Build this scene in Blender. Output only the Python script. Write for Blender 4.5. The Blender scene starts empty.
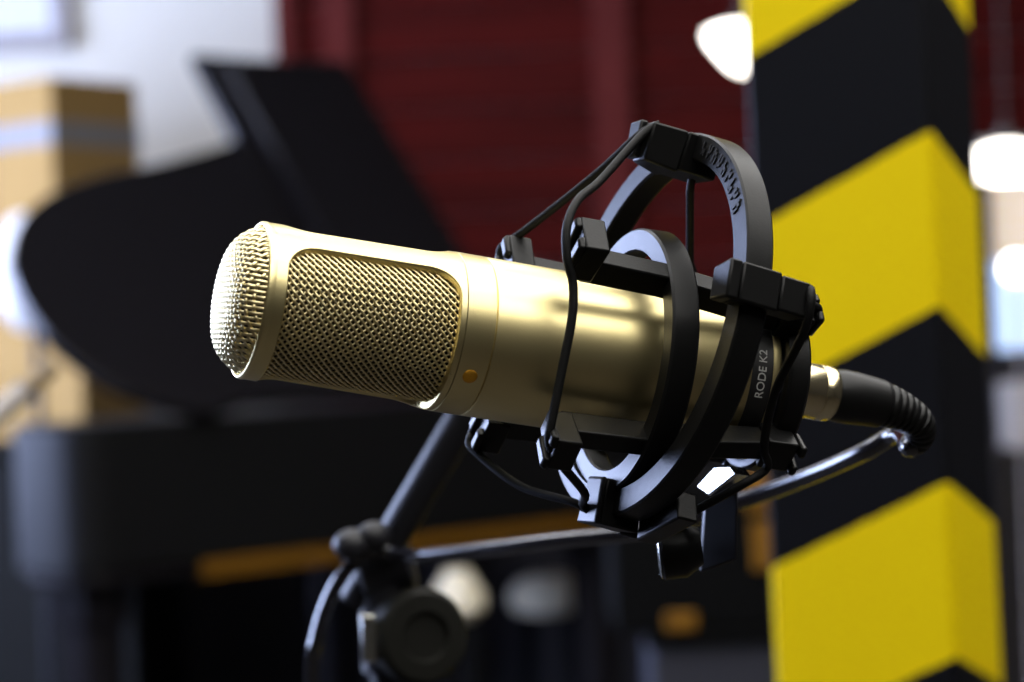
import bpy, bmesh, math, random
from mathutils import Vector, Matrix
random.seed(7)
PI = math.pi
S = bpy.context.scene
COL = S.collection
V = Vector

# ------------------------------------------------------------------ camera frame
FPX = 2300.0
CAM = V((0, 0, 1.09))
ROLL = math.radians(2.2)
F_ = V((0, 1, 0)); R_ = V((math.cos(ROLL), 0, -math.sin(ROLL))); U_ = V((math.sin(ROLL), 0, math.cos(ROLL)))
def ray(px, py): return F_ + R_ * ((px - 512) / FPX) - U_ * ((py - 341) / FPX)
def at(px, py, d): return CAM + ray(px, py) * d
def hit(px, py, p0, n):
    r = ray(px, py); return CAM + r * ((p0 - CAM).dot(n) / r.dot(n))

# ------------------------------------------------------------------ helpers
def link(o, parent=None):
    COL.objects.link(o)
    if parent: o.parent = parent
    return o
def tag(o, label=None, cat=None, group=None, kind=None):
    for k, v in (('label', label), ('category', cat), ('group', group), ('kind', kind)):
        if v: o[k] = v
    return o
def thing(name, label, cat, M=None, group=None):
    o = bpy.data.objects.new(name, None); link(o)
    o.empty_display_size = .05
    if M is not None: o.matrix_world = M
    return tag(o, label, cat, group)
def obj(name, bm, mat, parent=None, smooth=True, angle=35, bevel=0, segs=2):
    bmesh.ops.recalc_face_normals(bm, faces=bm.faces)
    me = bpy.data.meshes.new(name); bm.to_mesh(me); bm.free()
    me.materials.append(mat)
    o = link(bpy.data.objects.new(name, me), parent)
    if smooth:
        for p in me.polygons: p.use_smooth = True
        try: me.set_sharp_from_angle(angle=math.radians(angle))
        except Exception: pass
    if bevel:
        m = o.modifiers.new('Bevel', 'BEVEL'); m.width = bevel; m.segments = segs
        m.limit_method = 'ANGLE'; m.angle_limit = math.radians(30)
        m.harden_normals = False
    return o
def box(bm, c, size, M=None):
    """box about c; M an optional 3x3 / 4x4 applied after"""
    vs = []
    for sx in (-1, 1):
        for sy in (-1, 1):
            for sz in (-1, 1):
                p = V((c[0] + sx * size[0] / 2, c[1] + sy * size[1] / 2, c[2] + sz * size[2] / 2))
                vs.append(bm.verts.new(M @ p if M is not None else p))
    for f in ((0, 1, 3, 2), (4, 6, 7, 5), (0, 4, 5, 1), (2, 3, 7, 6), (0, 2, 6, 4), (1, 5, 7, 3)):
        bm.faces.new([vs[i] for i in f])
    return vs
def hexa(bm, A, B):
    """solid between two matching rings of points A and B"""
    a = [bm.verts.new(p) for p in A]; b = [bm.verts.new(p) for p in B]; n = len(a)
    bm.faces.new(a); bm.faces.new(b[::-1])
    for i in range(n): bm.faces.new((a[i], b[i], b[(i + 1) % n], a[(i + 1) % n]))
def lathe(bm, prof, n=96, M=None, closed=False, cap=False):
    """revolve [(x, r)] about the X axis"""
    rings = []
    for x, r in prof:
        ring = []
        for k in range(n):
            t = 2 * PI * k / n
            p = V((x, r * math.cos(t), r * math.sin(t)))
            ring.append(bm.verts.new(M @ p if M is not None else p))
        rings.append(ring)
    m = len(rings)
    for i in range(m if closed else m - 1):
        a, b = rings[i], rings[(i + 1) % m]
        for k in range(n):
            bm.faces.new((a[k], a[(k + 1) % n], b[(k + 1) % n], b[k]))
    if cap:
        bm.faces.new(rings[0]); bm.faces.new(rings[-1][::-1])
def frames(pts):
    T = []
    n = len(pts)
    for i in range(n):
        t = (pts[min(i + 1, n - 1)] - pts[max(i - 1, 0)])
        T.append(t.normalized() if t.length > 1e-9 else V((0, 0, 1)))
    ref = V((0, 0, 1)) if abs(T[0].z) < .9 else V((1, 0, 0))
    N = (ref - T[0] * ref.dot(T[0])).normalized(); out = []
    for i in range(n):
        N = N - T[i] * N.dot(T[i]); N.normalize()
        out.append((T[i], N.copy(), T[i].cross(N)))
    return out
def tube(bm, pts, r, n=12, cap=True):
    fr = frames(pts); rings = []
    for i, p in enumerate(pts):
        rr = r[i] if isinstance(r, (list, tuple)) else r
        _, N, B = fr[i]
        rings.append([bm.verts.new(p + (N * math.cos(2 * PI * k / n) + B * math.sin(2 * PI * k / n)) * rr) for k in range(n)])
    for a, b in zip(rings, rings[1:]):
        for k in range(n): bm.faces.new((a[k], a[(k + 1) % n], b[(k + 1) % n], b[k]))
    if cap:
        bm.faces.new(rings[0][::-1]); bm.faces.new(rings[-1])
def wire(bm, pts, nrm, rw, rh, n=8):
    rings = []
    for i, p in enumerate(pts):
        t = (pts[min(i + 1, len(pts) - 1)] - pts[max(i - 1, 0)]).normalized()
        N = (nrm[i] - t * nrm[i].dot(t)).normalized(); B = t.cross(N)
        rings.append([bm.verts.new(p + B * (rw * math.cos(2 * PI * k / n)) + N * (rh * math.sin(2 * PI * k / n))) for k in range(n)])
    for a, b in zip(rings, rings[1:]):
        for k in range(n): bm.faces.new((a[k], a[(k + 1) % n], b[(k + 1) % n], b[k]))
def smooth_path(P, k=8):
    out = []
    for i in range(len(P) - 1):
        p0 = P[max(i - 1, 0)]; p1 = P[i]; p2 = P[i + 1]; p3 = P[min(i + 2, len(P) - 1)]
        for j in range(k):
            t = j / k
            out.append(0.5 * ((2 * p1) + (p2 - p0) * t + (2 * p0 - 5 * p1 + 4 * p2 - p3) * t * t + (3 * p1 - p0 - 3 * p2 + p3) * t ** 3))
    out.append(P[-1].copy()); return out
def axis_matrix(o, x, zref):
    x = x.normalized(); z = (zref - x * zref.dot(x)).normalized(); y = z.cross(x)
    M = Matrix.Identity(4)
    for i, c in enumerate((x, y, z)):
        M[0][i], M[1][i], M[2][i] = c
    M.translation = o
    return M
def text_mesh(body, size, depth):
    cu = bpy.data.curves.new('lettering_curve', 'FONT'); cu.body = body; cu.size = size; cu.extrude = depth
    cu.align_x = 'CENTER'; cu.align_y = 'CENTER'
    o = bpy.data.objects.new('lettering_curve', cu); COL.objects.link(o)
    dg = bpy.context.evaluated_depsgraph_get(); dg.update()
    me = bpy.data.meshes.new_from_object(o.evaluated_get(dg))
    bm = bmesh.new(); bm.from_mesh(me)
    bpy.data.objects.remove(o); bpy.data.curves.remove(cu); bpy.data.meshes.remove(me)
    return bm

# ------------------------------------------------------------------ materials
def mat(name, col, rough=.5, metal=0, spec=.5, bump=0, bscale=200, var=0, vscale=8, emit=None, estr=0, coat=0):
    m = bpy.data.materials.new(name); m.use_nodes = True
    nt = m.node_tree; b = nt.nodes['Principled BSDF']
    b.inputs['Base Color'].default_value = (*col, 1)
    b.inputs['Roughness'].default_value = rough; b.inputs['Metallic'].default_value = metal
    b.inputs['Specular IOR Level'].default_value = spec
    b.inputs['Coat Weight'].default_value = coat; b.inputs['Coat Roughness'].default_value = .05
    tc = nt.nodes.new('ShaderNodeTexCoord')
    if var:
        no = nt.nodes.new('ShaderNodeTexNoise'); no.inputs['Scale'].default_value = vscale; no.inputs['Detail'].default_value = 6
        nt.links.new(tc.outputs['Object'], no.inputs['Vector'])
        mx = nt.nodes.new('ShaderNodeMix'); mx.data_type = 'RGBA'
        mx.inputs[6].default_value = (*[c * (1 - var) for c in col], 1); mx.inputs[7].default_value = (*[min(1, c * (1 + var)) for c in col], 1)
        nt.links.new(no.outputs['Fac'], mx.inputs[0]); nt.links.new(mx.outputs[2], b.inputs['Base Color'])
    if bump:
        no = nt.nodes.new('ShaderNodeTexNoise'); no.inputs['Scale'].default_value = bscale; no.inputs['Detail'].default_value = 3
        nt.links.new(tc.outputs['Object'], no.inputs['Vector'])
        bp = nt.nodes.new('ShaderNodeBump'); bp.inputs['Strength'].default_value = bump; bp.inputs['Distance'].default_value = .0005
        nt.links.new(no.outputs['Fac'], bp.inputs['Height']); nt.links.new(bp.outputs['Normal'], b.inputs['Normal'])
    if emit:
        b.inputs['Emission Color'].default_value = (*emit, 1); b.inputs['Emission Strength'].default_value = estr
    return m
M_nickel = mat('satin_gold_nickel', (.80, .68, .34), .35, 1, bump=.05, bscale=2500)
M_wire = mat('grille_wire', (.84, .72, .40), .36, 1)
M_liner = mat('grille_liner', (.045, .036, .012), .7, .3)
M_gold = mat('gold_dot', (.85, .42, .04), .35, .8)
M_label = mat('black_label', (.01, .01, .01), .4)
M_white = mat('white_print', (.42, .42, .40), .5)
M_black = mat('black_moulded_plastic', (.005, .005, .005), .37, 0, .21, bump=.10, bscale=1500)
M_raised = mat('raised_dark_lettering', (.008, .008, .01), .6, 0, .3)
M_band = mat('black_elastic', (.005, .005, .005), .55, 0, .16, bump=.3, bscale=3000)
M_conn = mat('connector_nickel', (.86, .76, .48), .22, 1)
M_rubber = mat('black_rubber', (.005, .005, .005), .38, 0, .28)
M_cable = mat('black_cable_jacket', (.008, .008, .012), .17, 0, .9, coat=.6)
M_stand = mat('black_powder_coat', (.014, .014, .018), .45, 0, .32)
M_steel = mat('bright_steel', (.75, .75, .68), .25, 1)
M_piano = mat('black_piano_lacquer', (.008, .007, .008), .22, 0, .24)
M_satin = mat('satin_black_case', (.006, .006, .0065), .5, 0, .14)
M_pianow = mat('amber_bare_wood', (.17, .075, .004), .6, 0, .2, var=.25, vscale=14)
M_brass = mat('brass', (.80, .52, .16), .3, 1)
M_card = mat('brown_cardboard', (.30, .185, .065), .85, 0, .1, var=.12, vscale=6)
M_tape = mat('grey_packing_tape', (.20, .195, .20), .5, 0, .2)
M_wallw = mat('white_painted_plaster', (.63, .59, .50), .75, var=.03, vscale=3)
M_dado = mat('dark_grey_dado', (.030, .029, .034), .7, 0, .15)
M_dark = mat('dark_plaster', (.03, .027, .025), .9, 0, .1)
M_floor = mat('dark_floorboards', (.022, .018, .015), .6, 0, .2, var=.3, vscale=4)
M_ceil = mat('ceiling_paint', (.08, .078, .075), .9, 0, .1)
M_frameg = mat('grey_frame', (.30, .27, .26), .5)
M_board = mat('white_board', (.60, .60, .64), .4)
M_cord = mat('pale_flex', (.03, .03, .03), .5)
M_lampw = mat('lit_lamp_glass', (.9, .9, .88), .3, emit=(1, .93, .82), estr=7)
M_bulb = mat('lit_bulb', (.9, .9, .9), .3, emit=(1, .97, .92), estr=8)
M_sky = mat('window_daylight', (.5, .6, .8), .5, emit=(.50, .66, 1.0), estr=1.5)
M_blind = mat('glowing_beige_blind', (.62, .48, .33), .8, emit=(.8, .62, .42), estr=.8)  # slats glow by emission, the daylight behind them put into the material
M_day = mat('daylight_pane', (.6, .7, .9), .3, emit=(.52, .63, 1.0), estr=20.0)
M_diff = mat('lamp_diffuser', (.9, .9, .9), .5, emit=(1, .97, .91), estr=4.2)
M_diff2 = mat('wall_fill_diffuser', (.9, .9, .9), .5, emit=(1, .97, .92), estr=3.2)
M_fixture = mat('white_fixture', (.6, .6, .6), .5)
M_greybox = mat('dark_grey_plastic', (.028, .028, .036), .6, 0, .2)
M_tip = mat('tan_grip', (.16, .11, .055), .5)
M_case2 = mat('black_clutch_plastic', (.012, .012, .010), .6, 0, .12)
M_paper = mat('white_paper', (.55, .53, .50), .7)
M_cab = mat('charcoal_laminate', (.010, .010, .009), .6, 0, .15)
M_case = mat('black_case_vinyl', (.003, .003, .003), .7, 0, .05)
M_cush = mat('pale_cushion', (.78, .70, .52), .8, var=.1)
M_red = mat('dark_red_card', (.18, .02, .02), .5)
M_pale = mat('pale_card', (.55, .50, .45), .7)
M_redlamp = mat('red_paint', (.45, .03, .015), .4)

def stripe_mat(h):
    m = bpy.data.materials.new('hazard_stripe_paint'); m.use_nodes = True
    nt = m.node_tree; b = nt.nodes['Principled BSDF']; b.inputs['Roughness'].default_value = .5; b.inputs['Specular IOR Level'].default_value = .12
    tc = nt.nodes.new('ShaderNodeTexCoord'); sp = nt.nodes.new('ShaderNodeSeparateXYZ'); nt.links.new(tc.outputs['Object'], sp.inputs[0])
    def mth(op, a, bb):
        n = nt.nodes.new('ShaderNodeMath'); n.operation = op
        for i, v in enumerate((a, bb)):
            if v is None: continue
            if isinstance(v, (int, float)): n.inputs[i].default_value = v
            else: nt.links.new(v, n.inputs[i])
        return n.outputs[0]
    fx = mth('MULTIPLY', sp.outputs[0], -STRIPE_FRONT)
    fy = mth('MULTIPLY', mth('ADD', sp.outputs[1], h), STRIPE_SIDE)
    f = mth('ADD', mth('ADD', sp.outputs[2], fx), fy)
    no = nt.nodes.new('ShaderNodeTexNoise'); no.inputs['Scale'].default_value = 60; nt.links.new(tc.outputs['Object'], no.inputs['Vector'])
    f = mth('ADD', f, mth('MULTIPLY', no.outputs['Fac'], .002))
    fr = mth('FRACT', mth('ADD', mth('DIVIDE', f, STRIPE_PERIOD), STRIPE_PHASE), None)
    g = mth('LESS_THAN', fr, .5)
    n2 = nt.nodes.new('ShaderNodeTexNoise'); n2.inputs['Scale'].default_value = 9; n2.inputs['Detail'].default_value = 5
    nt.links.new(tc.outputs['Object'], n2.inputs['Vector'])
    y = nt.nodes.new('ShaderNodeMix'); y.data_type = 'RGBA'
    y.inputs[6].default_value = (.80, .575, .0015, 1); y.inputs[7].default_value = (.88, .67, .003, 1); nt.links.new(n2.outputs['Fac'], y.inputs[0])
    mx = nt.nodes.new('ShaderNodeMix'); mx.data_type = 'RGBA'
    mx.inputs[6].default_value = (.0050, .0052, .0070, 1); nt.links.new(y.outputs[2], mx.inputs[7]); nt.links.new(g, mx.inputs[0])
    nt.links.new(mx.outputs[2], b.inputs['Base Color'])
    return m
def plank_mat():
    m = mat('red_stained_planks', (.16, .010, .006), .60, 0, .06)
    nt = m.node_tree; b = nt.nodes['Principled BSDF']
    tc = nt.nodes.new('ShaderNodeTexCoord')
    mp = nt.nodes.new('ShaderNodeMapping'); mp.inputs['Scale'].default_value = (1.2, 1, 14)
    nt.links.new(tc.outputs['Object'], mp.inputs[0])
    no = nt.nodes.new('ShaderNodeTexNoise'); no.inputs['Scale'].default_value = 1.6; no.inputs['Detail'].default_value = 5
    nt.links.new(mp.outputs[0], no.inputs['Vector'])
    cr = nt.nodes.new('ShaderNodeValToRGB')
    cr.color_ramp.elements[0].position = .3; cr.color_ramp.elements[0].color = (.040, .0036, .0026, 1)
    cr.color_ramp.elements[1].position = .75; cr.color_ramp.elements[1].color = (.092, .0060, .0042, 1)
    nt.links.new(no.outputs['Fac'], cr.inputs[0]); nt.links.new(cr.outputs[0], b.inputs['Base Color'])
    return m
M_plank = plank_mat()
M_batten = mat('red_painted_batten', (.115, .017, .014), .6, 0, .1, var=.2)

# ------------------------------------------------------------------ microphone frame (metres, X = head to tail)
PS = at(472, 336, .7475)
lo, hi = .60, .7475
for _ in range(60):
    md = (lo + hi) / 2
    a_ = (PS - at(251, 300, md)).normalized()
    if math.degrees(math.asin(a_.dot((PS - CAM).normalized()))) > 17.5: lo = md
    else: hi = md
O_ = at(251, 300, md)
MM = axis_matrix(O_, a_, U_)                 # local x = a, local z = up, local -y = toward the camera
MI = MM.inverted()
def cyl(x, al, r):                           # al from the camera side toward up, degrees
    t = math.radians(al); return V((x, -r * math.cos(t), r * math.sin(t)))
def LW(px, py, w):                           # point seen at a pixel, w metres in front of the axis plane, in the mic frame
    n = -(MM.to_3x3() @ V((0, 1, 0))); p0 = O_ + n * w
    return MI @ hit(px, py, p0, n)

mic = thing('condenser_microphone', 'gold-toned large condenser microphone with woven wire grille held in black shock mount', 'microphone', MM)
# --- head frame with two rounded windows
FRONT = -32.0
XW0, XW1, HALF, RC = .0056, .0612, 78.0, .0100
X0, X1 = .0016, .0632
RO = lambda x: .0250 + .0010 * min(1, max(0, x / X1))
def rounded_rect(n):
    """points of the window edge (x, s) s = arc length about the window's centre, evenly spread, starting at a corner direction"""
    W, H = XW1 - XW0, 2 * math.radians(HALF) * .0255
    cx = (XW0 + XW1) / 2; pts = []
    per = 2 * (W - 2 * RC) + 2 * (H - 2 * RC) + 2 * PI * RC
    segs = [('l', V((W/2, -H/2 + RC)), V((W/2, H/2 - RC))), ('a', V((W/2 - RC, H/2 - RC)), 0), ('l', V((W/2 - RC, H/2)), V((-W/2 + RC, H/2))),
            ('a', V((-W/2 + RC, H/2 - RC)), PI/2), ('l', V((-W/2, H/2 - RC)), V((-W/2, -H/2 + RC))), ('a', V((-W/2 + RC, -H/2 + RC)), PI),
            ('l', V((-W/2 + RC, -H/2)), V((W/2 - RC, -H/2))), ('a', V((W/2 - RC, -H/2 + RC)), 1.5 * PI)]
    for i in range(n):
        d = per * i / n
        for s in segs:
            L = (s[2] - s[1]).length if s[0] == 'l' else PI * RC / 2
            if d <= L + 1e-12:
                if s[0] == 'l': p = s[1].lerp(s[2], d / L)
                else: p = s[1] + V((math.cos(s[2] + d / RC), math.sin(s[2] + d / RC))) * RC
                pts.append((cx + p.x, p.y)); break
            d -= L
    return pts
def frame_bm():
    bm = bmesh.new(); N = 256
    inner = rounded_rect(N)
    cx = (XW0 + XW1) / 2; SH = PI / 2 * .0255
    for k in (0, 1):
        base = FRONT + 180 * k
        loops = []
        def ring(pts, r_off):
            out = []
            for x, s in pts:
                out.append(bm.verts.new(cyl(x, base + math.degrees(s / .0255), RO(x) + r_off)))
            loops.append(out)
        # outer boundary: project each window point outward to the half-cylinder rectangle
        outer = []
        for x, s in inner:
            dx, ds = x - cx, s
            tx = ((X1 - cx) if dx > 0 else (cx - X0)) / max(abs(dx), 1e-9); ts = SH / max(abs(ds), 1e-9)
            t = min(tx, ts); outer.append((cx + dx * t, ds * t))
        for q in (1, .8, .6, .4, .25, .12):
            ring([(xi + (xo - xi) * q, si + (so - si) * q) for (xi, si), (xo, so) in zip(inner, outer)], 0)
        e = .0003
        def grow(d):
            o = []
            for i, (x, s) in enumerate(inner):
                p, q = inner[i - 1], inner[(i + 1) % N]
                tx, ts = q[0] - p[0], q[1] - p[1]; l = math.hypot(tx, ts)
                o.append((x + ts / l * d, s - tx / l * d))
            return o
        ring(grow(.0005), 0); ring(grow(.0002), -.00012); ring(inner, -.0005); ring(inner, -.0030)
        for A, B in zip(loops, loops[1:]):
            for i in range(N): bm.faces.new((A[i], A[(i + 1) % N], B[(i + 1) % N], B[i]))
    bmesh.ops.remove_doubles(bm, verts=bm.verts, dist=1e-5)
    return bm
obj('head_frame', frame_bm(), M_nickel, mic, angle=50)
bm = bmesh.new()                             # rim lip at the head end
lathe(bm, [(.0018, .02502), (.0006, .0252), (-.0003, .0251), (-.0008, .0247), (-.0008, .0241), (-.0002, .0237), (.004, .0236), (.004, .0245)], 160)
obj('rim', bm, M_nickel, mic, angle=60)
# --- woven side grilles, wires at 45 degrees to the axis
PW = .00172
def weave_cyl(R=.0229, xa=.0035, xb=.0627, half=84):
    bm = bmesh.new(); sm = math.radians(half) * R; q = PW * math.sqrt(2)
    step = PW / 3
    for fam in (1, -1):
        k0 = int((-(xb) - sm) / q) - 2; k1 = int((xb + sm) / q) + 2
        for k in range(k0, k1 + 1):
            c = k * q                        # x - fam*s = c
            pts = []; nr = []
            # param along the line: x = c + fam*s
            lo_ = max(-sm, min((xa - c) * fam, (xb - c) * fam)); hi_ = min(sm, max((xa - c) * fam, (xb - c) * fam))
            if hi_ - lo_ < .002: continue
            n = max(3, int((hi_ - lo_) * math.sqrt(2) / step))
            for i in range(n + 1):
                s = lo_ + (hi_ - lo_) * i / n; x = c + fam * s
                other = (x + fam * s) / q    # index of crossing wire
                z = (.00010 if fam == 1 else .00012) * math.cos(PI * other) * (1 if k % 2 == 0 else -1) * fam
                pts.append(cyl(x, math.degrees(s / R), R + z + (-.00036 if fam == 1 else .00020))); nr.append(cyl(0, math.degrees(s / R), 1))
            wire(bm, pts, nr, .00042 if fam == -1 else .00032, .00036)
    return bm
g1 = obj('side_grille', weave_cyl(), M_wire, mic, angle=180)
g1.rotation_euler = (math.radians(-FRONT), 0, 0)
g2 = g1.copy(); link(g2, mic); g2.rotation_euler = (math.radians(-FRONT + 180), 0, 0)
bm = bmesh.new(); lathe(bm, [(-.005, .004), (-.005, .016), (.001, .0205), (.003, .0213), (.063, .0213)], 96)
obj('grille_liner', bm, M_liner, mic)
# --- domed end grille
def end_grille():
    bm = bmesh.new(); R = .0237; H = .0114
    def X(y, z):
        r = min(1, math.hypot(y, z) / R); return -H * (1 - r ** 5) ** .82 + .0016
    p = .00165; n = int(R / p)
    for fam in (0, 1):
        for i in range(-n, n + 1):
            c = i * p
            if abs(c) > R * .985: continue
            m = math.sqrt(R * R - c * c); K = 110; pts = []; nr = []
            for j in range(K + 1):
                t = m * math.sin(PI / 2 * (2 * j / K - 1))
                y, z = (t, c) if fam == 0 else (c, t)
                w = .00026 * math.cos(PI * t / p) * (1 if i % 2 == 0 else -1) * (1 if fam == 0 else -1)
                e = 1e-4
                nx = V((-1, (X(y + e, z) - X(y - e, z)) / (2 * e), (X(y, z + e) - X(y, z - e)) / (2 * e))).normalized()
                if abs(nx.x) < .15: nx = V((-.15, nx.y, nx.z)).normalized()
                pts.append(V((X(y, z), y, z)) + nx * w); nr.append(nx)
            wire(bm, pts, nr, .00056, .00026)
    return bm
obj('end_grille', end_grille(), M_wire, mic, angle=180)
# --- collar, body, tail
bm = bmesh.new()
lathe(bm, [(.0630, .0215), (.0633, .0258), (.0636, .0261), (.0730, .0261), (.07325, .0259), (.0734, .0254)], 160)
obj('collar', bm, M_nickel, mic)
bm = bmesh.new()
lathe(bm, [(.0733, .0254), (.07355, .0259), (.0739, .0261), (.1618, .0261), (.1625, .0258)], 160)
obj('body_tube', bm, M_nickel, mic)
bm = bmesh.new()
lathe(bm, [(.1625, .0258), (.1627, .0256), (.1698, .0256), (.170, .0258)], 160)
lab = obj('label_band', bm, M_label, mic)
tb = text_mesh('RODE K2', .0040, .0001)
for v in tb.verts:
    s, t, d = v.co.x, v.co.y, v.co.z
    v.co = cyl(.1664 - t, 4 + math.degrees(s / .0256), .02568 + d)
obj('lettering', tb, M_white, lab, smooth=False)
bm = bmesh.new()
lathe(bm, [(.170, .0258), (.1703, .0261), (.1722, .0261), (.1732, .0255), (.1742, .0235), (.1745, .012), (.1745, .0001)], 160)
obj('tail_cap', bm, M_nickel, mic)
bm = bmesh.new()
D0 = Matrix.Rotation(math.radians(-FRONT), 4, 'X')
Md = Matrix.Translation(cyl(.0682, FRONT, .02605)) @ axis_matrix(V((0, 0, 0)), cyl(0, FRONT, 1), V((1, 0, 0)))
lathe(bm, [(-.0006, .0024), (.0002, .0024), (.0005, .0021), (.0007, .0012), (.00072, .00001)], 40, Md)
tag(obj('marker_dot', bm, M_gold, mic), 'small gold dot on the collar')

# ------------------------------------------------------------------ shock mount
mount = thing('shock_mount', 'black elastic shock mount cradle ringed around the microphone body', 'shock mount', MM)
RC_ = V((.1315, -.0015, .0134)); RN = V((.9922, .0728, -.1010)).normalized()
RU = (V((0, 0, 1)) - RN * RN.z).normalized(); RW = RN.cross(RU)
if RW.y > 0: RW = -RW                       # toward the camera
def rg(t, r, off):                          # outer ring: t degrees from the top toward the camera
    t = math.radians(t); return RC_ + RN * off + (RU * math.cos(t) + RW * math.sin(t)) * r
def ring_bm(fn, prof, n=160):
    bm = bmesh.new(); L = [[bm.verts.new(fn(360 * k / n, r, x)) for k in range(n)] for x, r in prof]
    for i in range(len(L)):
        A, B = L[i], L[(i + 1) % len(L)]
        for k in range(n): bm.faces.new((A[k], A[(k + 1) % n], B[(k + 1) % n], B[k]))
    return bm
Ro = .0655
prof = [(0, Ro - .0004), (.0006, Ro + .0003), (.0088, Ro + .0006), (.0095, Ro), (.0095, Ro - .0070), (.0085, Ro - .008), (.0010, Ro - .0090), (0, Ro - .0082)]
outer = obj('outer_ring', ring_bm(rg, prof), M_black, mount, angle=25)
# raised lettering on the front face of the ring (unreadable in the photograph: plain ridges)
bm = bmesh.new()
random.seed(3)
for k in range(9):
    t = 14 + k * 4.6
    for (d, r0, r1, wdt) in ((0, .0588, .0635, .9), (1.7, .0588 + .0024 * (k % 2), .0635 - .0022 * ((k + 1) % 2), .8), (.8, .0606 + .001 * (k % 3 - 1), .0618 + .001 * (k % 3 - 1), 1.6)):
        A = [rg(t + d - wdt / 2, r0, -.0005), rg(t + d + wdt / 2, r0, -.0005), rg(t + d + wdt / 2, r1, -.0005), rg(t + d - wdt / 2, r1, -.0005)]
        hexa(bm, A, [p + RN * .0008 for p in A])
obj('raised_marks', bm, M_raised, outer, smooth=False)
def slab(bm, fn, t0, t1, r0, r1, x0, x1, taper=None):
    """block in ring coordinates; taper = (dt, dr) shrink at x0 end"""
    dt, dr0, dr1 = taper or (0, 0, 0)
    A = [fn(t0 + dt, r0 + dr0, x0), fn(t1 - dt, r0 + dr0, x0), fn(t1 - dt, r1 - dr1, x0), fn(t0 + dt, r1 - dr1, x0)]
    B = [fn(t0, r0, x1), fn(t1, r0, x1), fn(t1, r1, x1), fn(t0, r1, x1)]
    hexa(bm, A, B)
def lug(name, t, fwd, back, wd=8.5, r0=-.010, r1=.0013, flare=0, tipw=.5, flange=None):
    """block straddling the ring with a tongue forward and / or back for the elastic"""
    bm = bmesh.new()
    slab(bm, rg, t - wd, t + wd, Ro + r0, Ro + r1, -.0035, .0105)
    if fwd: slab(bm, rg, t - wd, t + wd, Ro + r0 - flare, Ro + r1, -fwd, -.0036, (wd * (1 - tipw), flare, 0))
    if back: slab(bm, rg, t - wd * .9, t + wd * .9, Ro + r0, Ro + r1, .0106, back)
    if flange: slab(bm, rg, t + flange[0], t + flange[1], Ro - .0125, Ro + .0002, -fwd - .0022, -fwd + .001)
    return obj(name, bm, M_black, mount, angle=30, bevel=.0008)
lug('ring_lug', -1, .0150, 0, 9, -.0135, -.0002, .001, .55, (-7, .3))
lug('ring_lug', 177, .0050, 0, 7, -.0115, .0040, .0005, .8)
lug('ring_lug', 79.5, .008, .021, 5.2, -.006, .0050, 0, 1)
lug('ring_lug', 270, .004, .016, 7)
# cage: front ring, four bars, rear cup
def cg(t, r, x): return cyl(x, 90 - t, r)   # t from the top toward the camera
prof = [(.1255, .0437), (.1263, .0444), (.1340, .0447), (.1348, .0440), (.1348, .0385), (.1340, .0378), (.1263, .0366), (.1255, .0372)]
obj('cage_ring', ring_bm(cg, prof), M_black, mount, angle=25)
prof = [(.1738, .0272), (.1742, .0292), (.1752, .0300), (.1810, .0300), (.1822, .0288), (.1822, .0130), (.1815, .0100), (.1755, .0098), (.1748, .0235), (.1740, .0262)]
obj('rear_cup', ring_bm(cg, prof), M_black, mount, angle=25)
ANG = {'A': 42, 'B': 139, 'C': -40, 'D': -140}
for key, al in ANG.items():
    t = 90 - al
    bm = bmesh.new()
    n = 10
    # rail, tapering toward the tail
    A = []; B = []
    rail = [(.0975, .0345, .0452, 4.6), (.125, .0335, .0438, 4.6), (.150, .0300, .0402, 5.2), (.166, .0275, .0372, 5.8), (.1800, .0265, .0350, 6.4)]
    rings = [[bm.verts.new(cg(t - w, r0, x)), bm.verts.new(cg(t + w, r0, x)), bm.verts.new(cg(t + w, r1, x)), bm.verts.new(cg(t - w, r1, x))] for x, r0, r1, w in rail]
    for P, Q in zip(rings, rings[1:]):
        for i in range(4): bm.faces.new((P[i], P[(i + 1) % 4], Q[(i + 1) % 4], Q[i]))
    bm.faces.new(rings[0][::-1]); bm.faces.new(rings[-1])
    obj('cage_rail', bm, M_black, mount, angle=30, bevel=.0007)
    # front hook block with a notch for the elastic
    bm = bmesh.new()
    hw = 7.5 if key in 'AB' else 6.5
    slab(bm, cg, t - hw, t + hw, .0370, .0540 if key in 'AC' else .0512, .0925, .1008)
    slab(bm, cg, t - 7.6, t - 2.2, .0420, .0540 if key in 'AC' else .0512, .0905, .0926, (.5, .001, .001)); slab(bm, cg, t + 2.2, t + 7.6, .0420, .0540 if key in 'AC' else .0512, .0905, .0926, (.5, .001, .001))
    obj('front_hook', bm, M_black, mount, angle=30, bevel=.0007)
    bm = bmesh.new()
    slab(bm, cg, t - 9, t + 9, .0265, .0385, .1690, .1800)
    slab(bm, cg, t - 9, t - 3, .0300, .0400, .1801, .1825); slab(bm, cg, t + 3, t + 9, .0300, .0400, .1801, .1825)
    obj('rear_hook', bm, M_black, mount, angle=30, bevel=.0008)
def band(name, P, r=.00145, k=6, straight=False):
    bm = bmesh.new(); tube(bm, P if straight else smooth_path(P, k), r, 10)
    return obj(name, bm, M_band, mount, angle=180)
topf = rg(1.2, Ro - .0040, -.0158); botf = rg(180, Ro - .001, -.0055)
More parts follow.
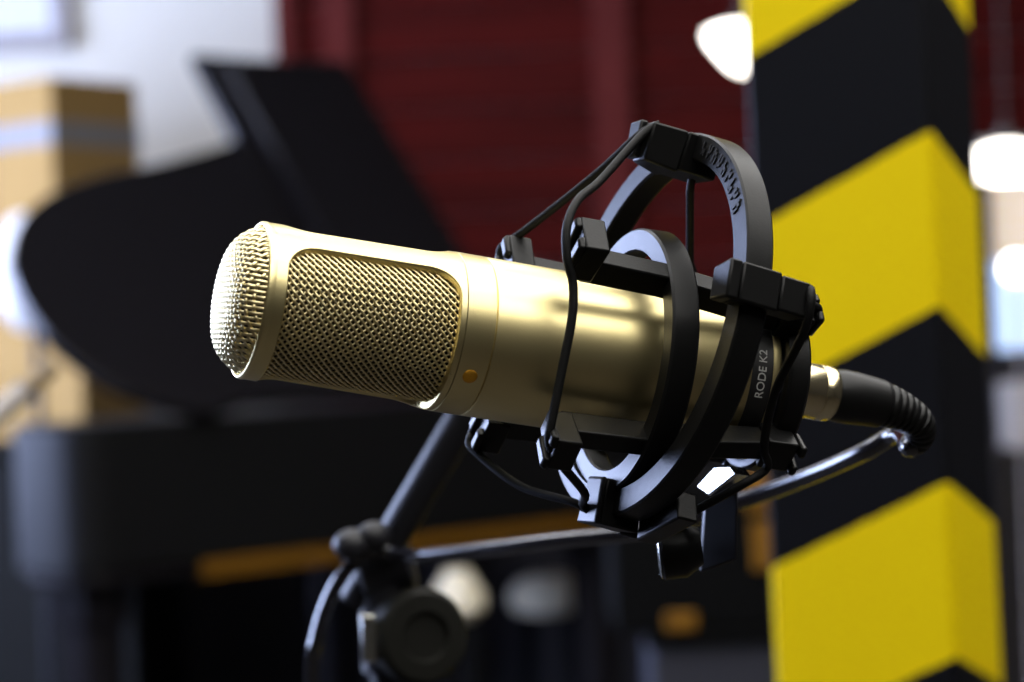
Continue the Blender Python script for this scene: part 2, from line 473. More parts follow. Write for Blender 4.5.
# near-side elastic: top lug, round the upper front hook, down to the lower front hook, to the bottom lug
band('elastic_band', [topf + V((.004, -.002, .003)), topf + V((-.002, -.002, -.002)), LW(600, 181, .018), LW(578, 200, .030), LW(567, 226, .0375), LW(567, 258, .040), LW(573, 284, .040), LW(572, 318, .041),
                      LW(562, 370, .041), LW(551, 425, .0405), LW(549, 440, .0395), LW(556, 458, .036), LW(584, 492, .020), botf + V((-.001, -.003, .001)), botf + V((.007, -.004, -.004))])
# far-side elastic
band('elastic_band', [topf + V((.004, .002, .003)), topf + V((-.002, .002, -.002)), LW(600, 171, -.010), LW(540, 219, -.028), LW(507, 244, -.0375), LW(500, 252, -.040), LW(494, 300, -.041),
                      LW(475, 420, -.041), LW(470, 438, -.040), LW(474, 450, -.037), LW(520, 486, -.020), botf + V((-.001, .002, .001)), botf + V((.005, .003, -.004))])
# rear elastics: side lugs to the rear hooks
sl = rg(79.5, Ro + .002, .0215)
ra = cg(90 - 42, .0385, .1815); rc = cg(130, .0395, .1815)
band('elastic_band', [ra + V((0, .002, -.006)), ra, LW(800, 300, .047), sl + V((0, -.002, .004)), sl + V((0, -.002, -.008)), LW(776, 390, .050), LW(764, 445, .040), rc + V((-.012, -.002, -.003)), rc + V((-.020, -.001, -.010)),
                      LW(700, 508, .02), LW(652, 534, .006), rg(180, Ro + .003, .010)])
fl = rg(270, Ro + .002, .0185)
rb = cg(-49, .0395, .1815); rd = cg(230, .0395, .1815)
band('elastic_band', [rb, fl + V((0, 0, .003)), fl + V((0, 0, -.003)), rd])
band('elastic_band', [rg(2, Ro - .009, .004), LW(690, 190, -.004), LW(690, 262, -.030), cg(-49, .0400, .165)], straight=True)
# swivel under the outer ring
bm = bmesh.new()
slab(bm, rg, 148, 170, Ro - .004, Ro + .0065, .0100, .0175)
obj('swivel_bracket', bm, M_black, mount, angle=30, bevel=.0008)
sp = LW(716, 538, -.012)
bm = bmesh.new()
A = [LW(704, 503, -.016), LW(738, 490, -.004), LW(737, 560, -.004), LW(700, 573, -.016)]
hexa(bm, A, [p + V((.004, .010, 0)) for p in A])
obj('swivel_plate', bm, M_stand, mount, angle=30, bevel=.001)
bm = bmesh.new()
kc = LW(690, 548, -.010)
Mk = Matrix.Translation(kc) @ axis_matrix(V((0, 0, 0)), V((.85, -.35, .25)), V((0, 0, 1)))
lathe(bm, [(-.0105, .0001), (-.0105, .0088), (-.0095, .0098), (-.002, .0098), (0, .0085), (.004, .0060), (.004, .0001)], 40, Mk)
obj('swivel_knob', bm, M_black, mount, angle=40)
bm = bmesh.new(); lathe(bm, [(-.0108, .0070), (-.0112, .0080), (-.0106, .0092), (-.0100, .0088), (-.0100, .0070)], 48, Mk, closed=True)  # steel ring added to stand for the highlight on the knob edge
tag(obj('knob_highlight', bm, M_steel, mount, angle=60), 'bright steel ring added as the highlight on the swivel knob edge')
bm = bmesh.new()
nf = V((-.83, -.35, .18)).normalized(); pf = MM @ LW(715, 480, -.004)  # added facet, shaped and turned toward the window to make a highlight
A = [MI @ hit(x, y, pf, nf) for x, y in ((695, 487), (714, 466), (730, 465), (737, 474), (708, 496))]
nl = MI.to_3x3() @ nf
hexa(bm, A, [p - nl * .006 for p in A])
tag(obj('highlight_facet', bm, M_steel, mount, angle=30, bevel=.0008), 'bright steel facet added as a highlight beside the swivel')

# ------------------------------------------------------------------ cable
cab = thing('microphone_cable', 'black cable with gold-toned plug running from the microphone tail to the stand', 'cable', MM)
CS = .0
bm = bmesh.new()
lathe(bm, [(.1820, .0096), (.1886, .0096), (.1985, .0096), (.1990, .0093), (.1995, .0096), (.2030, .0096), (.2040, .0092), (.2048, .0085)], 64)
lathe(bm, [(.1820, .0096), (.1820, .0001)], 64)
bmesh.ops.translate(bm, vec=(CS, 0, 0), verts=bm.verts); obj('plug_shell', bm, M_conn, cab)
bm = bmesh.new()
Pb = [V((.2046, 0, 0)), V((.2080, 0, 0)), V((.2130, 0, 0)), V((.2190, .0, -.0001)), V((.2235, 0, -.0004))]
tube(bm, [p + V((CS, 0, 0)) for p in Pb], [.0088, .0093, .0092, .0087, .0084], 48)
obj('plug_sleeve', bm, M_rubber, cab)
relief = [V((.2235, 0, -.0004)), V((.228, 0, -.0010)), V((.2335, 0.0005, -.0022)), V((.2385, .001, -.0040)), V((.2420, .0025, -.0064)), V((.2440, .006, -.0100)), V((.2430, .011, -.0135))]
rp = smooth_path([p + V((CS, 0, 0)) for p in relief], 12)
rad = []
for i in range(len(rp)):
    u = i / (len(rp) - 1); rad.append(.0082 - .0040 * u - (.0007 if (i % 6) in (0, 1) and i > 3 else 0))
bm = bmesh.new(); tube(bm, rp, rad, 32)
obj('strain_relief', bm, M_rubber, cab, angle=60)
W = lambda px, py, d: MI @ at(px, py, d)
cp = [rp[-8], rp[-1], W(897, 434, .855), W(862, 453, .870), W(800, 480, .902), W(735, 503, .928), W(650, 530, .946), W(560, 540, .975), W(490, 549, 1.005), W(420, 556, 1.042),
      W(392, 552, 1.065), W(362, 556, 1.06), W(335, 588, 1.06), W(318, 635, 1.06), W(312, 690, 1.07), W(316, 900, 1.10), W(330, 1800, 1.15), W(345, 2700, 1.20), W(440, 2826, 1.30)]
bm = bmesh.new(); tube(bm, smooth_path(cp, 12), .0034, 20)
obj('cord', bm, M_cable, cab, angle=180)

# ------------------------------------------------------------------ microphone stand
e0 = at(384, 552, 1.075); e1 = at(512, 336, 1.02)
st = thing('microphone_stand', 'black boom stand with round clutch rising behind the gold-toned microphone', 'microphone stand', Matrix.Translation(V((e0.x, e0.y, 0))))
SI = st.matrix_world.inverted()
def sobj(name, bm, m, **k):
    bmesh.ops.transform(bm, matrix=SI, verts=bm.verts); return obj(name, bm, m, st, **k)
bm = bmesh.new(); d = (e1 - e0).normalized(); tube(bm, [e0 - d * .03, e0, e1 - d * .002, e1], [.0080, .0080, .0080, .0070], 32)
sobj('boom_tube', bm, M_stand)
lugp = MM @ rg(270, Ro + .002, .008)
bm = bmesh.new(); tube(bm, smooth_path([e1 - d * .006, e1 + d * .012 + V((.004, -.01, 0)), e1.lerp(lugp, .5) + V((0, 0, -.006)), lugp], 8), [.007] * 9 + [.006] * 16, 20)
sobj('boom_adapter', bm, M_stand)
pc = at(385, 575, 1.085)
bm = bmesh.new(); tube(bm, [V((pc.x, pc.y, .05)), V((pc.x, pc.y, .70))], .0125, 32)
sobj('lower_pole', bm, M_stand)
bm = bmesh.new(); tube(bm, [V((pc.x, pc.y, .60)), V((pc.x, pc.y, pc.z - .012))], .0088, 32)
sobj('upper_pole', bm, M_stand)
bm = bmesh.new()
Mc = axis_matrix(pc + V((0, 0, .006)), V((1, 0, .25)), V((0, 0, 1)))
lathe(bm, [(-.013, .0001), (-.013, .013), (-.011, .016), (.011, .016), (.013, .013), (.013, .0001)], 40, Mc)
tube(bm, [pc + V((0, 0, -.045)), pc + V((0, 0, 0))], [.0125, .0125], 28)
sobj('clamp_body', bm, M_stand)
for (px, py, rr) in ((353, 545, .0085), (374, 536, .0075)):
    k = at(px, py, 1.055); bm = bmesh.new()
    bmesh.ops.create_uvsphere(bm, u_segments=24, v_segments=14, radius=rr, matrix=Matrix.Translation(k) @ Matrix.Diagonal((1.1, 1, .9, 1)))
    tube(bm, [k, pc + V((0, -.012, .006))], .0035, 12)
    sobj('clamp_knob', bm, M_stand)
dc = at(418, 636, 1.075)
bm = bmesh.new()
Mc = axis_matrix(dc, V((.45, -.88, .05)), V((0, 0, 1)))
lathe(bm, [(-.010, .0001), (-.010, .019), (-.008, .0225), (.006, .0225), (.009, .020), (.0095, .012), (.007, .0105), (.007, .0001)], 56, Mc)
tube(bm, [dc, V((pc.x, pc.y, dc.z))], .006, 12)
sobj('clutch_disc', bm, M_case2)
bm = bmesh.new()
box(bm, (0, 0, 0), (.007, .004, .022), Matrix.Translation(at(369, 638, 1.065)))
tube(bm, [at(369, 638, 1.065), V((pc.x, pc.y, at(369, 638, 1.065).z))], .003, 10)
sobj('latch', bm, M_steel, bevel=.001)  # steel block added for the small highlight on the pole clamp
for k in range(3):
    an = 2 * PI * k / 3 + .5; bm = bmesh.new()
    b0 = V((pc.x, pc.y, .18)); b1 = b0 + V((math.cos(an) * .30, math.sin(an) * .30, -.168))
    tube(bm, [b0, b1], .0075, 16); sobj('leg', bm, M_stand)
    bm = bmesh.new(); tube(bm, [b1 - (b1 - b0).normalized() * .03, b1], .011, 16); sobj('foot', bm, M_rubber)

# ------------------------------------------------------------------ striped column
DC = 1.70; CW = .140
STRIPE_FRONT, STRIPE_SIDE, STRIPE_PERIOD, STRIPE_PHASE = .455, .31, .257, 0.0
edge = at(941, 341, DC - .02)
phi = math.radians(25)
ex = V((math.cos(phi), -math.sin(phi), 0)); ey = V((math.sin(phi), math.cos(phi), 0))   # local X (along the front), local Y (away)
cc = edge - ex * CW / 2 + ey * CW / 2
CZ = 3.0
cm = Matrix.Identity(4)
for i, c in enumerate((ex, ey, V((0, 0, 1)))):
    cm[0][i], cm[1][i], cm[2][i] = c
cm.translation = V((cc.x, cc.y, 0))
zc = at(931, 129, DC - .02).z               # an upper edge of a yellow band meets the corner here
fz = zc - STRIPE_FRONT * CW / 2
STRIPE_PHASE = .5 - (fz / STRIPE_PERIOD) % 1.0
bm = bmesh.new(); box(bm, (0, 0, CZ / 2), (CW, CW, CZ - .004))
colm = obj('striped_column', bm, stripe_mat(CW / 2), None, bevel=.004, segs=3)
lean = math.radians(.65)                  # the old post leans a little
bz = CAM.z
colm.matrix_world = Matrix.Translation(V((0, 0, bz))) @ Matrix.Translation(V((cc.x, cc.y, 0))) @ Matrix.Rotation(-lean, 4, 'Y') @ Matrix.Translation(V((-cc.x, -cc.y, -bz))) @ cm
tag(colm, 'square column painted with diagonal yellow and black hazard stripes', 'column')

# ------------------------------------------------------------------ room
YB = 6.2
def struct(name, bm, m, **k):
    o = obj(name, bm, m, None, smooth=False, **k); o['kind'] = 'structure'; return o
bm = bmesh.new(); box(bm, (0.2, 1.6, -.05), (6.4, 9.6, .1)); struct('floor', bm, M_floor)
bm = bmesh.new(); box(bm, (0.2, 1.6, 3.05), (6.4, 9.6, .1)); struct('ceiling', bm, M_ceil)
bm = bmesh.new(); box(bm, (-2.9, 1.6, 1.5), (.1, 9.4, 3)); struct('wall_left', bm, M_dark)
bm = bmesh.new(); box(bm, (3.3, 1.6, 1.5), (.1, 9.4, 3)); struct('wall_right', bm, M_dark)
bm = bmesh.new(); box(bm, (0.2, -3.05, 1.5), (6.3, .1, 3)); struct('wall_front', bm, M_dark)
# back wall with an opening for the window at the right
wx0, wx1, wz0, wz1 = at(983, 300, YB).x, at(1130, 300, YB).x, at(1000, 376, YB).z, at(1000, 158, YB).z
bm = bmesh.new()
box(bm, ((-2.95 + wx0) / 2, YB + .05, 1.5), (wx0 + 2.95, .1, 3)); box(bm, ((wx1 + 3.25) / 2, YB + .05, 1.5), (3.25 - wx1, .1, 3))
box(bm, ((wx0 + wx1) / 2, YB + .05, wz0 / 2), (wx1 - wx0, .1, wz0)); box(bm, ((wx0 + wx1) / 2, YB + .05, (wz1 + 3) / 2), (wx1 - wx0, .1, 3 - wz1))
struct('wall_back', bm, M_wallw)
# red plank panelling over the right of the back wall, horizontal boards with grooves
rx0 = at(289, 60, YB).x
bm = bmesh.new(); z = .02; ph = .142
while z < 2.98:
    h = min(ph, 2.98 - z)
    for (xa, xb, za, zb) in ((rx0, wx0 - .05, z, z + h - .003), (wx1 + .05, 3.22, z, z + h - .003), (wx0 - .05, wx1 + .05, z, z + h - .003)):
        if xa == wx0 - .05:
            if zb <= wz0 - .05 or za >= wz1 + .05: pass
            elif za < wz0 - .05: zb = wz0 - .05
            elif zb > wz1 + .05: za = wz1 + .05
            else: continue
        box(bm, ((xa + xb) / 2, YB - .012, (za + zb) / 2), (xb - xa, .022, zb - za))
    z += ph
red = struct('wall_back_panelling', bm, M_plank, bevel=.004)
for (px, w) in ((344, .085), (614, .10), (290, .05)):
    x = at(px, 150, YB).x; bm = bmesh.new(); box(bm, (x, YB - .038, 1.5), (w, .03, 2.98)); 
    struct('trim_%d' % (px // 100), bm, M_batten, bevel=.004)
bm = bmesh.new(); zt = at(150, 392, YB).z
box(bm, (0.2, YB - .04, zt / 2), (6.2, .05, zt)); box(bm, (0.2, YB - .05, zt + .012), (6.2, .07, .024)); struct('baseboard_back', bm, M_dado)
# window behind the column
w1 = thing('window_1', None, None, Matrix.Translation(V(((wx0 + wx1) / 2, YB + .05, (wz0 + wz1) / 2)))); w1['kind'] = 'structure'
ww, wh = wx1 - wx0, wz1 - wz0
bm = bmesh.new()
for (c, s) in (((-ww / 2, -.03, 0), (.05, .12, wh + .05)), ((ww / 2, -.03, 0), (.05, .12, wh + .05)), ((0, -.03, wh / 2), (ww, .12, .05)), ((0, -.03, -wh / 2), (ww + .1, .18, .04)), ((.03, 0, 0), (.025, .04, wh))): box(bm, c, s)
obj('window_frame', bm, M_floor, w1, smooth=False, bevel=.004)
bm = bmesh.new(); box(bm, (0, .02, 0), (ww, .008, wh)); obj('pane', bm, M_sky, w1, smooth=False)
bm = bmesh.new()
for k in range(9): box(bm, (0, -.02, wh / 2 - .02 - k * .03), (ww - .06, .006, .027))
obj('blind', bm, M_blind, w1, smooth=False)
# side window on the left wall, the source of the cool daylight
w2 = thing('window_2', None, None, Matrix.Translation(V((-2.84, 3.76, 1.50)))); w2['kind'] = 'structure'
bm = bmesh.new(); box(bm, (.0, 0, 0), (.02, 3.5, 1.5)); obj('pane', bm, M_day, w2, smooth=False)
bm = bmesh.new()
for (c, s) in (((.015, -1.78, 0), (.07, .07, 1.6)), ((.015, 1.78, 0), (.07, .07, 1.6)), ((.015, 0, .78), (.07, 3.6, .07)), ((.015, 0, -.78), (.11, 3.7, .06)), ((.012, -.48, 0), (.04, .04, 1.5)), ((.012, .48, 0), (.04, .04, 1.5))): box(bm, c, s)
obj('window_frame', bm, M_pale, w2, smooth=False)
# ceiling lights
def ceiling_light(x, y, sx, sy, m, label):
    t = thing('ceiling_light', label, 'ceiling light', Matrix.Translation(V((x, y, 3.0))))
    bm = bmesh.new()
    for (c, s) in (((-sx / 2, 0, -.03), (.03, sy + .03, .06)), ((sx / 2, 0, -.03), (.03, sy + .03, .06)), ((0, -sy / 2, -.03), (sx, .03, .06)), ((0, sy / 2, -.03), (sx, .03, .06))): box(bm, c, s)
    obj('housing', bm, M_fixture, t, smooth=False)
    bm = bmesh.new(); box(bm, (0, 0, -.02), (sx - .03, sy - .03, .02)); obj('diffuser', bm, m, t, smooth=False)
ceiling_light(.6, -.95, 3.4, 1.5, M_diff, 'ceiling light panel behind the camera')
ceiling_light(.6, .75, 3.4, 1.5, M_diff, 'ceiling light panel straight above the microphone')
ceiling_light(.6, 2.45, 3.4, 1.5, M_diff, 'ceiling light panel halfway between the microphone and the piano')
ceiling_light(-1.8, 2.3, 1.2, 1.6, M_diff, 'added ceiling light panel nearest the side window for the cable highlight')  # added panel, placed to lay a highlight along the cable
ceiling_light(-1.6, 4.9, 1.2, .8, M_diff2, 'added ceiling light panel brightening the white wall above the piano')  # added panel, put in to light the white wall

# ------------------------------------------------------------------ lamps and things at the back right
def pendant(name, px, py, d, prof, label, cat, m):
    c = at(px, py, d); t = thing(name, label, cat, Matrix.Translation(c))
    Mz = Matrix.Rotation(-PI / 2, 4, 'Y')
    bm = bmesh.new(); lathe(bm, [(x, r) for x, r in prof], 56, Mz); obj('lamp_shade', bm, m, t)
    top = max(x for x, r in prof)
    bm = bmesh.new(); tube(bm, [V((0, 0, top - .005)), V((0, 0, top + .03))], [.022, .016], 20); obj('lamp_holder', bm, M_cord, t)
    bm = bmesh.new(); tube(bm, [V((0, 0, top + .02)), V((0, 0, 2.99 - c.z))], .003, 8); obj('cord', bm, M_cord, t)
    return t
pendant('pendant_lamp', 743, 50, 5.2, [(-.052, .001), (-.050, .012), (-.040, .029), (-.017, .050), (.013, .074), (.034, .084), (.046, .080), (.055, .052), (.058, .02)], 'glowing white cone-shaped pendant lamp partly behind the left edge of the column', 'lamp', M_lampw)
pendant('pendant_lamp', 1006, 162, 4.6, [(-.034, .034), (-.030, .056), (-.012, .076), (.004, .078), (.020, .064), (.032, .040), (.038, .014)], 'glowing white dome pendant lamp to the right of the column', 'lamp', M_lampw)
c = at(1016, 268, 4.9); t = thing('globe_lamp', 'small glowing globe lamp in front of the window right of the column', 'lamp', Matrix.Translation(V((c.x, c.y, 0))))
bm = bmesh.new(); bmesh.ops.create_uvsphere(bm, u_segments=28, v_segments=16, radius=.028, matrix=Matrix.Translation(V((0, 0, c.z)))); obj('globe', bm, M_bulb, t)
bm = bmesh.new(); tube(bm, [V((0, 0, .02)), V((0, 0, c.z - .025))], .005, 12); obj('pole', bm, M_frameg, t)
bm = bmesh.new(); lathe(bm, [(.0, .001), (.0, .10), (.012, .10), (.02, .02), (.02, .001)], 40, Matrix.Rotation(-PI / 2, 4, 'Y')); obj('base', bm, M_case, t)

# ------------------------------------------------------------------ grand piano
TA = math.radians(45)
s_ = V((math.cos(TA), math.sin(TA), 0)); n_ = V((-math.sin(TA), math.cos(TA), 0)); z_ = V((0, 0, 1))
ZB, ZT = .69, .972
T0 = at(72, 500, 4.0); T0 = V((T0.x, T0.y, 0))
pm = Matrix.Identity(4)
for i, cvec in enumerate((s_, n_, z_)):
    pm[0][i], pm[1][i], pm[2][i] = cvec
pm.translation = T0
piano = thing('grand_piano', 'black grand piano with its curved lid raised in front of the red plank wall', 'piano', pm)
PI_ = pm.inverted()
def spline2(P, k=8): return [V((p.x, p.y)) for p in smooth_path([V((a, b, 0)) for a, b in P], k)]
tailc = spline2([(.16, 0), (.06, .0), (.01, .03), (-.005, .10), (.0, .17), (.04, .23), (.12, .27), (.25, .31), (.45, .40), (.62, .60), (.80, .88), (1.0, 1.06), (1.15, 1.10)], 6)
outline = tailc + [V((1.62, 1.10)), V((1.62, 0))]
def prism(bm, P, z0, z1):
    a = [bm.verts.new((p.x, p.y, z0)) for p in P]; b = [bm.verts.new((p.x, p.y, z1)) for p in P]; n = len(P)
    bm.faces.new(a[::-1]); bm.faces.new(b)
    for i in range(n): bm.faces.new((a[i], a[(i + 1) % n], b[(i + 1) % n], b[i]))
bm = bmesh.new(); prism(bm, outline, ZB + .02, ZT)
obj('case', bm, M_satin, piano, bevel=.008, angle=40)
bm = bmesh.new()
box(bm, (.94, .018, ZB + .004), (1.32, .032, .030)); 
obj('bottom_rail', bm, M_pianow, piano, smooth=False, bevel=.003)
bm = bmesh.new(); prism(bm, [V((p.x * .985 + .01, p.y * .985 + .006)) for p in outline], ZB - .006, ZB + .019)
obj('bottom_moulding', bm, M_piano, piano, bevel=.006, angle=40)
for (sx, sy) in ((.12, .13), (1.45, .12), (1.40, .98)):
    bm = bmesh.new()
    Ml = Matrix.Translation(V((sx, sy, 0))) @ Matrix.Rotation(-PI / 2, 4, 'Y')
    lathe(bm, [(.075, .03), (.08, .036), (.12, .034), (.14, .042), (.50, .055), (.60, .058), (.61, .07), (ZB - .007, .072)], 8, Ml, cap=True)
    lg = obj('leg', bm, M_piano, piano, angle=30)
    bm = bmesh.new()
    lathe(bm, [(-.012, .001), (-.012, .03), (-.008, .034), (.008, .034), (.012, .03), (.012, .001)], 24, Matrix.Translation(V((sx, sy, .034))))
    box(bm, (sx, sy, .068), (.03, .03, .02)); obj('caster', bm, M_brass, lg)
bm = bmesh.new()                             # pedal lyre
box(bm, (1.30, .50, .15), (.08, .34, .09)); box(bm, (1.30, .41, .44), (.04, .04, .49)); box(bm, (1.30, .59, .44), (.04, .04, .49))
ly = obj('pedal_lyre', bm, M_piano, piano, smooth=False, bevel=.004)
for k in (-1, 0, 1):
    bm = bmesh.new(); box(bm, (1.39, .50 + k * .075, .125), (.12, .03, .012)); obj('pedal', bm, M_brass, ly, smooth=False, bevel=.004)
# keyboard
bm = bmesh.new(); box(bm, (1.73, .55, ZB + .055), (.22, 1.10, .05)); box(bm, (1.72, .03, ZB + .12), (.20, .06, .12)); box(bm, (1.72, 1.07, ZB + .12), (.20, .06, .12))
obj('key_bed', bm, M_piano, piano, smooth=False, bevel=.004)
bm = bmesh.new()
for k in range(44): box(bm, (1.73, .075 + k * .0221, ZB + .092), (.14, .0212, .02))
obj('keys', bm, M_board, piano, smooth=False)
# lid, hinged along the near long side and raised
TL = math.radians(48)
vdir = n_ * math.cos(TL) + z_ * math.sin(TL); ndir = -(n_ * -math.sin(TL) + z_ * math.cos(TL)).normalized()
ndir = s_.cross(vdir).normalized()          # away from the case top
H0 = T0 + z_ * (ZT + .015)
def lidsv(px, py, o=0):
    q = hit(px, py, H0 + ndir * o, ndir) - H0; return V((q.dot(s_), q.dot(vdir)))
def lid_panel(P, o0, o1):
    bm = bmesh.new()
    def w(p, o): return PI_ @ (H0 + s_ * p.x + vdir * p.y + ndir * o)
    hexa(bm, [w(p, o0) for p in P], [w(p, o1) for p in P]); return bm
cur = [lidsv(*p) for p in ((205, 421), (150, 409), (100, 388), (50, 350), (18, 305), (7, 268), (16, 230), (45, 203), (95, 184), (160, 170), (222, 152), (232, 146))]
cur = spline2([(p.x, p.y) for p in cur], 6)
smax = 1.60
vtop = cur[-1].y
print('LID', [(round(p.x, 2), round(p.y, 2)) for p in cur[::6]])
fq = [lidsv(*p) for p in ((338, 72), (505, 345))]
lidP = cur + [lidsv(188, 62), fq[0], fq[1], V((fq[1].x, 0.0)), V((max(cur[0].x + .1, .2), 0))]
obj('lid', lid_panel(lidP, 0, .024), M_piano, piano, bevel=.009, angle=40)
fp = [lidsv(*p, .062) for p in ((226, 60), (346, 60), (520, 340), (356, 292))]
print('FLAP', [(round(p.x, 2), round(p.y, 2)) for p in fp])
fo = 1 if ndir.dot(V((0, -1, 0))) > 0 else -1
print('ndir', ndir)
flap = obj('lid_flap', lid_panel(fp, .030, .062), M_piano, piano, bevel=.006, angle=40)

# ------------------------------------------------------------------ cardboard boxes at the left
bd = 5.35
def card_box(px, py_top, d, w, dp, h, rot, z0, label, seam=True):
    c = at(px, py_top, d)
    M = Matrix.Translation(V((c.x, c.y, z0))) @ Matrix.Rotation(rot, 4, 'Z')
    t = thing('cardboard_box', label, 'box', M, 'cardboard boxes stacked against the white wall')
    # nearest corner at local origin; extends -x (front face) and +y (side)
    bm = bmesh.new(); box(bm, (-w / 2, dp / 2, h / 2), (w, dp, h)); obj('carton', bm, M_card, t, smooth=False, bevel=.006)
    if not seam: return t
    bm = bmesh.new(); zt = h * .74
    for cc_, ss in (((-w / 2, -.0008, zt), (w + .003, .0016, .055)), ((-w / 2, dp + .0008, zt), (w + .003, .0016, .055)), ((.0008, dp / 2, zt), (.0016, dp, .055)), ((-w - .0008, dp / 2, zt), (.0016, dp, .055))): box(bm, cc_, ss)
    obj('tape_strip', bm, M_tape, t, smooth=False)
    return t
ztop = at(50, 76, bd).z
h1 = .50; z1 = ztop - h1
card_box(50, 76, bd, .60, .27, h1, math.radians(-38), z1, 'cardboard box with grey tape, topmost of the stack by the white wall')
card_box(70, 76, bd - .02, .62, .30, z1 - .90, math.radians(-36), .90, 'cardboard box under the topmost one, behind the raised piano lid', False)
cb = thing('low_cabinet', 'dark grey low cabinet under the cardboard boxes behind the piano', 'cabinet', Matrix.Translation(V((at(-40, 341, 5.6).x, 5.66, 0))))
bm = bmesh.new(); box(bm, (0, 0, .46), (.9, .6, .80)); obj('body', bm, M_cab, cb, smooth=False, bevel=.005)
bm = bmesh.new(); box(bm, (0, 0, .88), (.94, .64, .036)); obj('top', bm, M_cab, cb, smooth=False, bevel=.004)
bm = bmesh.new(); box(bm, (0, 0, .03), (.84, .54, .06)); obj('plinth', bm, M_case, cb, smooth=False)
for sx in (-.222, .222):
    bm = bmesh.new(); box(bm, (sx, -.307, .46), (.435, .016, .77)); dr = obj('door', bm, M_cab, cb, smooth=False, bevel=.003)
    bm = bmesh.new(); box(bm, (sx * .25, -.325, .55), (.014, .02, .12)); obj('handle', bm, M_frameg, dr, smooth=False, bevel=.003)
# white board in a grey frame
bc = at(-20, 8, YB); 
wb = thing('wall_board', 'white board in a grey frame high on the white wall', 'board', Matrix.Translation(V((bc.x, YB, bc.z))))
bwid, bh = .44, .20
bm = bmesh.new(); box(bm, (0, -.012, 0), (bwid - .03, .018, bh - .03)); obj('board_surface', bm, M_board, wb, smooth=False)
bm = bmesh.new()
for (c, s) in (((0, -.02, bh / 2), (bwid + .03, .038, .03)), ((0, -.025, -bh / 2), (bwid + .05, .048, .044)), ((bwid / 2, -.02, 0), (.05, .038, bh)), ((-bwid / 2, -.02, 0), (.03, .038, bh))): box(bm, c, s)
obj('frame', bm, M_frameg, wb, smooth=False, bevel=.004)

# white round form on a pole and base behind the tip of the piano lid
lc = at(34, 272, 4.85)
fl_ = thing('round_white_form', 'round white form on a pole behind the tip of the piano lid', 'lamp', Matrix.Translation(V((lc.x, lc.y, 0))))
Mz = Matrix.Rotation(-PI / 2, 4, 'Y')
bm = bmesh.new(); lathe(bm, [(lc.z + x, q) for x, q in ((-.125, .03), (-.115, .05), (-.07, .075), (0, .086), (.07, .075), (.115, .05), (.125, .03))], 48, Mz); obj('lamp_shade', bm, M_paper, fl_)
bm = bmesh.new(); tube(bm, [V((0, 0, .02)), V((0, 0, lc.z - .11))], .010, 16); obj('pole', bm, M_stand, fl_)
bm = bmesh.new(); lathe(bm, [(0, .001), (0, .12), (.018, .12), (.03, .02), (.03, .001)], 48, Mz); obj('base', bm, M_stand, fl_)

# ------------------------------------------------------------------ second microphone boom entering at the left
p0 = at(-70, 470, 1.9); p1 = at(52, 368, 2.0)
b2 = thing('boom_arm', 'slim metal boom arm reaching in beside the piano tail', 'boom stand', Matrix.Translation(V((p0.x, p0.y, 0))))
BI = b2.matrix_world.inverted()
bm = bmesh.new(); pm_ = p0.lerp(p1, .76)
tube(bm, [BI @ p0, BI @ pm_], .010, 20); obj('tube', bm, M_frameg, b2)
bm = bmesh.new(); tube(bm, [BI @ pm_, BI @ p0.lerp(p1, .79), BI @ p1], [.012, .008, .008], 20); obj('tip', bm, M_tip, b2)
bm = bmesh.new(); tube(bm, [V((0, 0, .03)), V((0, 0, p0.z))], .011, 20); obj('pole', bm, M_stand, b2)
bm = bmesh.new(); lathe(bm, [(0, .001), (0, .14), (.02, .14), (.035, .03), (.035, .001)], 48, Matrix.Rotation(-PI / 2, 4, 'Y')); obj('base', bm, M_stand, b2)

# ------------------------------------------------------------------ small things beyond the piano
def stool(px, py, d, w, label):
    c = at(px, py, d); t = thing('padded_stool', label, 'stool', Matrix.Translation(V((c.x, c.y, 0))), 'pale padded stools by the piano')
    z = c.z
    bm = bmesh.new(); lathe(bm, [(-.05, .001), (-.05, w / 2 - .02), (-.03, w / 2), (.0, w / 2), (.03, w / 2 - .02), (.042, w / 4), (.045, .001)], 40, Matrix.Translation(V((0, 0, z))) @ Matrix.Rotation(-PI / 2, 4, 'Y')); obj('seat', bm, M_cush, t)
    for k in range(4):
        an = PI / 4 + k * PI / 2; bm = bmesh.new()
        tube(bm, [V((math.cos(an) * w * .36, math.sin(an) * w * .36, z - .049)), V((math.cos(an) * w * .5, math.sin(an) * w * .5, .006))], .020, 14); obj('leg', bm, M_case, t)
    return t
stool(458, 593, 4.35, .10, 'pale round padded stool in front of the piano, just right of the stand clutch')
stool(548, 592, 5.9 - .05, .20, 'pale round padded stool beyond the piano, under the middle of the microphone')
# black flight case with amber corners beside the column, on a grey crate
fc = at(690, 682, 3.3)
cx0, cx1 = at(612, 560, 3.3).x, at(772, 560, 3.3).x
zc0, zc1 = at(690, 632, 3.3).z, at(690, 478, 3.3).z
cs = thing('flight_case', 'black flight case with amber latches standing beside the striped column', 'case', Matrix.Translation(V(((cx0 + cx1) / 2, 3.45, zc0))))
cw, chh = cx1 - cx0, zc1 - zc0
bm = bmesh.new(); box(bm, (0, 0, chh / 2), (cw, .28, chh)); obj('case_body', bm, M_case, cs, smooth=False, bevel=.008)
for (x, z) in ((cw / 2 - .014, chh - .026), (-cw / 2 + .014, chh - .026)):
    bm = bmesh.new(); box(bm, (x, -.122, z), (.04, .05, .055)); obj('corner_guard', bm, M_pianow, cs, smooth=False, bevel=.006)
bm = bmesh.new(); box(bm, (cw / 2 - .012, -.142, chh * .54), (.030, .008, .07)); obj('latch', bm, M_pianow, cs, smooth=False, bevel=.003)
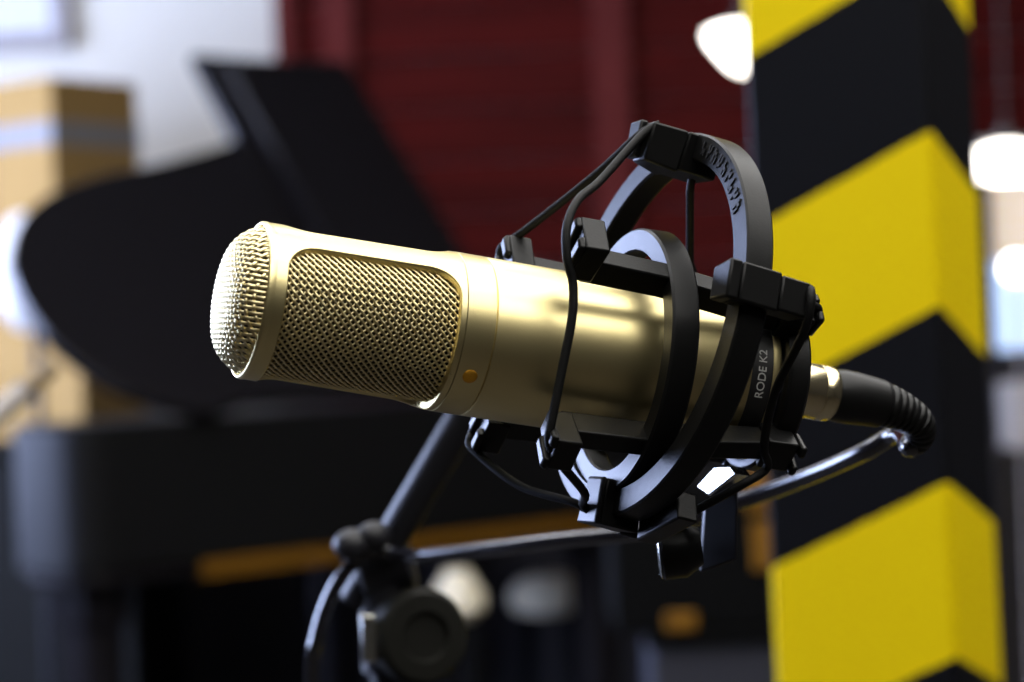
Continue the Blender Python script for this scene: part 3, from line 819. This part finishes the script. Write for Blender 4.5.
bm = bmesh.new(); box(bm, (at(680, 600, 3.31).x - (cx0 + cx1) / 2, -.142, .015), (.045, .008, .026)); obj('latch', bm, M_pianow, cs, smooth=False, bevel=.003)
gb = thing('storage_crate', 'dark grey storage crate under the black flight case', 'crate', Matrix.Translation(V(((cx0 + cx1) / 2, 3.45, 0))))
bm = bmesh.new(); box(bm, (.03, 0, (zc0 - .002) / 2 - .01), (cw * .8, .26, zc0 - .022)); obj('crate_body', bm, M_greybox, gb, smooth=False, bevel=.006)
bm = bmesh.new(); box(bm, (.03, 0, zc0 - .012), (cw * .86, .28, .022)); obj('lid', bm, M_case, gb, smooth=False, bevel=.004)
# side table under the window carrying a pale box with a dark red panel
tz = at(1010, 446, 5.4).z; tx = at(1024, 446, 5.4).x
tb_ = thing('side_table', 'dark wooden side table beneath the window right of the column', 'table', Matrix.Translation(V((tx, 5.4, 0))))
bm = bmesh.new(); box(bm, (.12, 0, tz - .015), (.46, .40, .03)); obj('tabletop', bm, M_floor, tb_, smooth=False, bevel=.004)
for sx in (-.08, .32):
    for sy in (-.17, .17):
        bm = bmesh.new(); box(bm, (sx, sy, (tz - .03) / 2), (.035, .035, tz - .03)); obj('leg', bm, M_floor, tb_, smooth=False, bevel=.003)
pb = thing('gift_box', 'pale box with a dark red front panel on the table under the window', 'box', Matrix.Translation(V((tx + .04, 5.33, tz + .001))))
bm = bmesh.new(); box(bm, (0, 0, .075), (.19, .16, .15)); obj('carton', bm, M_pale, pb, smooth=False, bevel=.004)
bm = bmesh.new(); box(bm, (.015, -.082, .06), (.12, .004, .10)); obj('front_panel', bm, M_red, pb, smooth=False)

# ------------------------------------------------------------------ camera, world, view
cam = bpy.data.cameras.new('camera'); co = link(bpy.data.objects.new('camera', cam))
cam.sensor_width = 36; cam.lens = FPX * 36 / 1024; cam.clip_start = .05; cam.clip_end = 50
mw = Matrix.Identity(4)
for i, c in enumerate((R_, U_, -F_)):
    mw[0][i], mw[1][i], mw[2][i] = c
mw.translation = CAM; co.matrix_world = mw
cam.dof.use_dof = True; cam.dof.focus_distance = .738; cam.dof.aperture_fstop = 8.2; cam.dof.aperture_blades = 0
S.camera = co
wd = bpy.data.worlds.new('world'); S.world = wd; wd.use_nodes = True
wd.node_tree.nodes['Background'].inputs[0].default_value = (.5, .6, .8, 1); wd.node_tree.nodes['Background'].inputs[1].default_value = .05
S.view_settings.view_transform = 'Standard'; S.view_settings.look = 'None'; S.view_settings.exposure = 0; S.view_settings.gamma = 1
S.view_settings.use_curve_mapping = False
S.cycles.use_denoising = True
S.cycles.max_bounces = 8
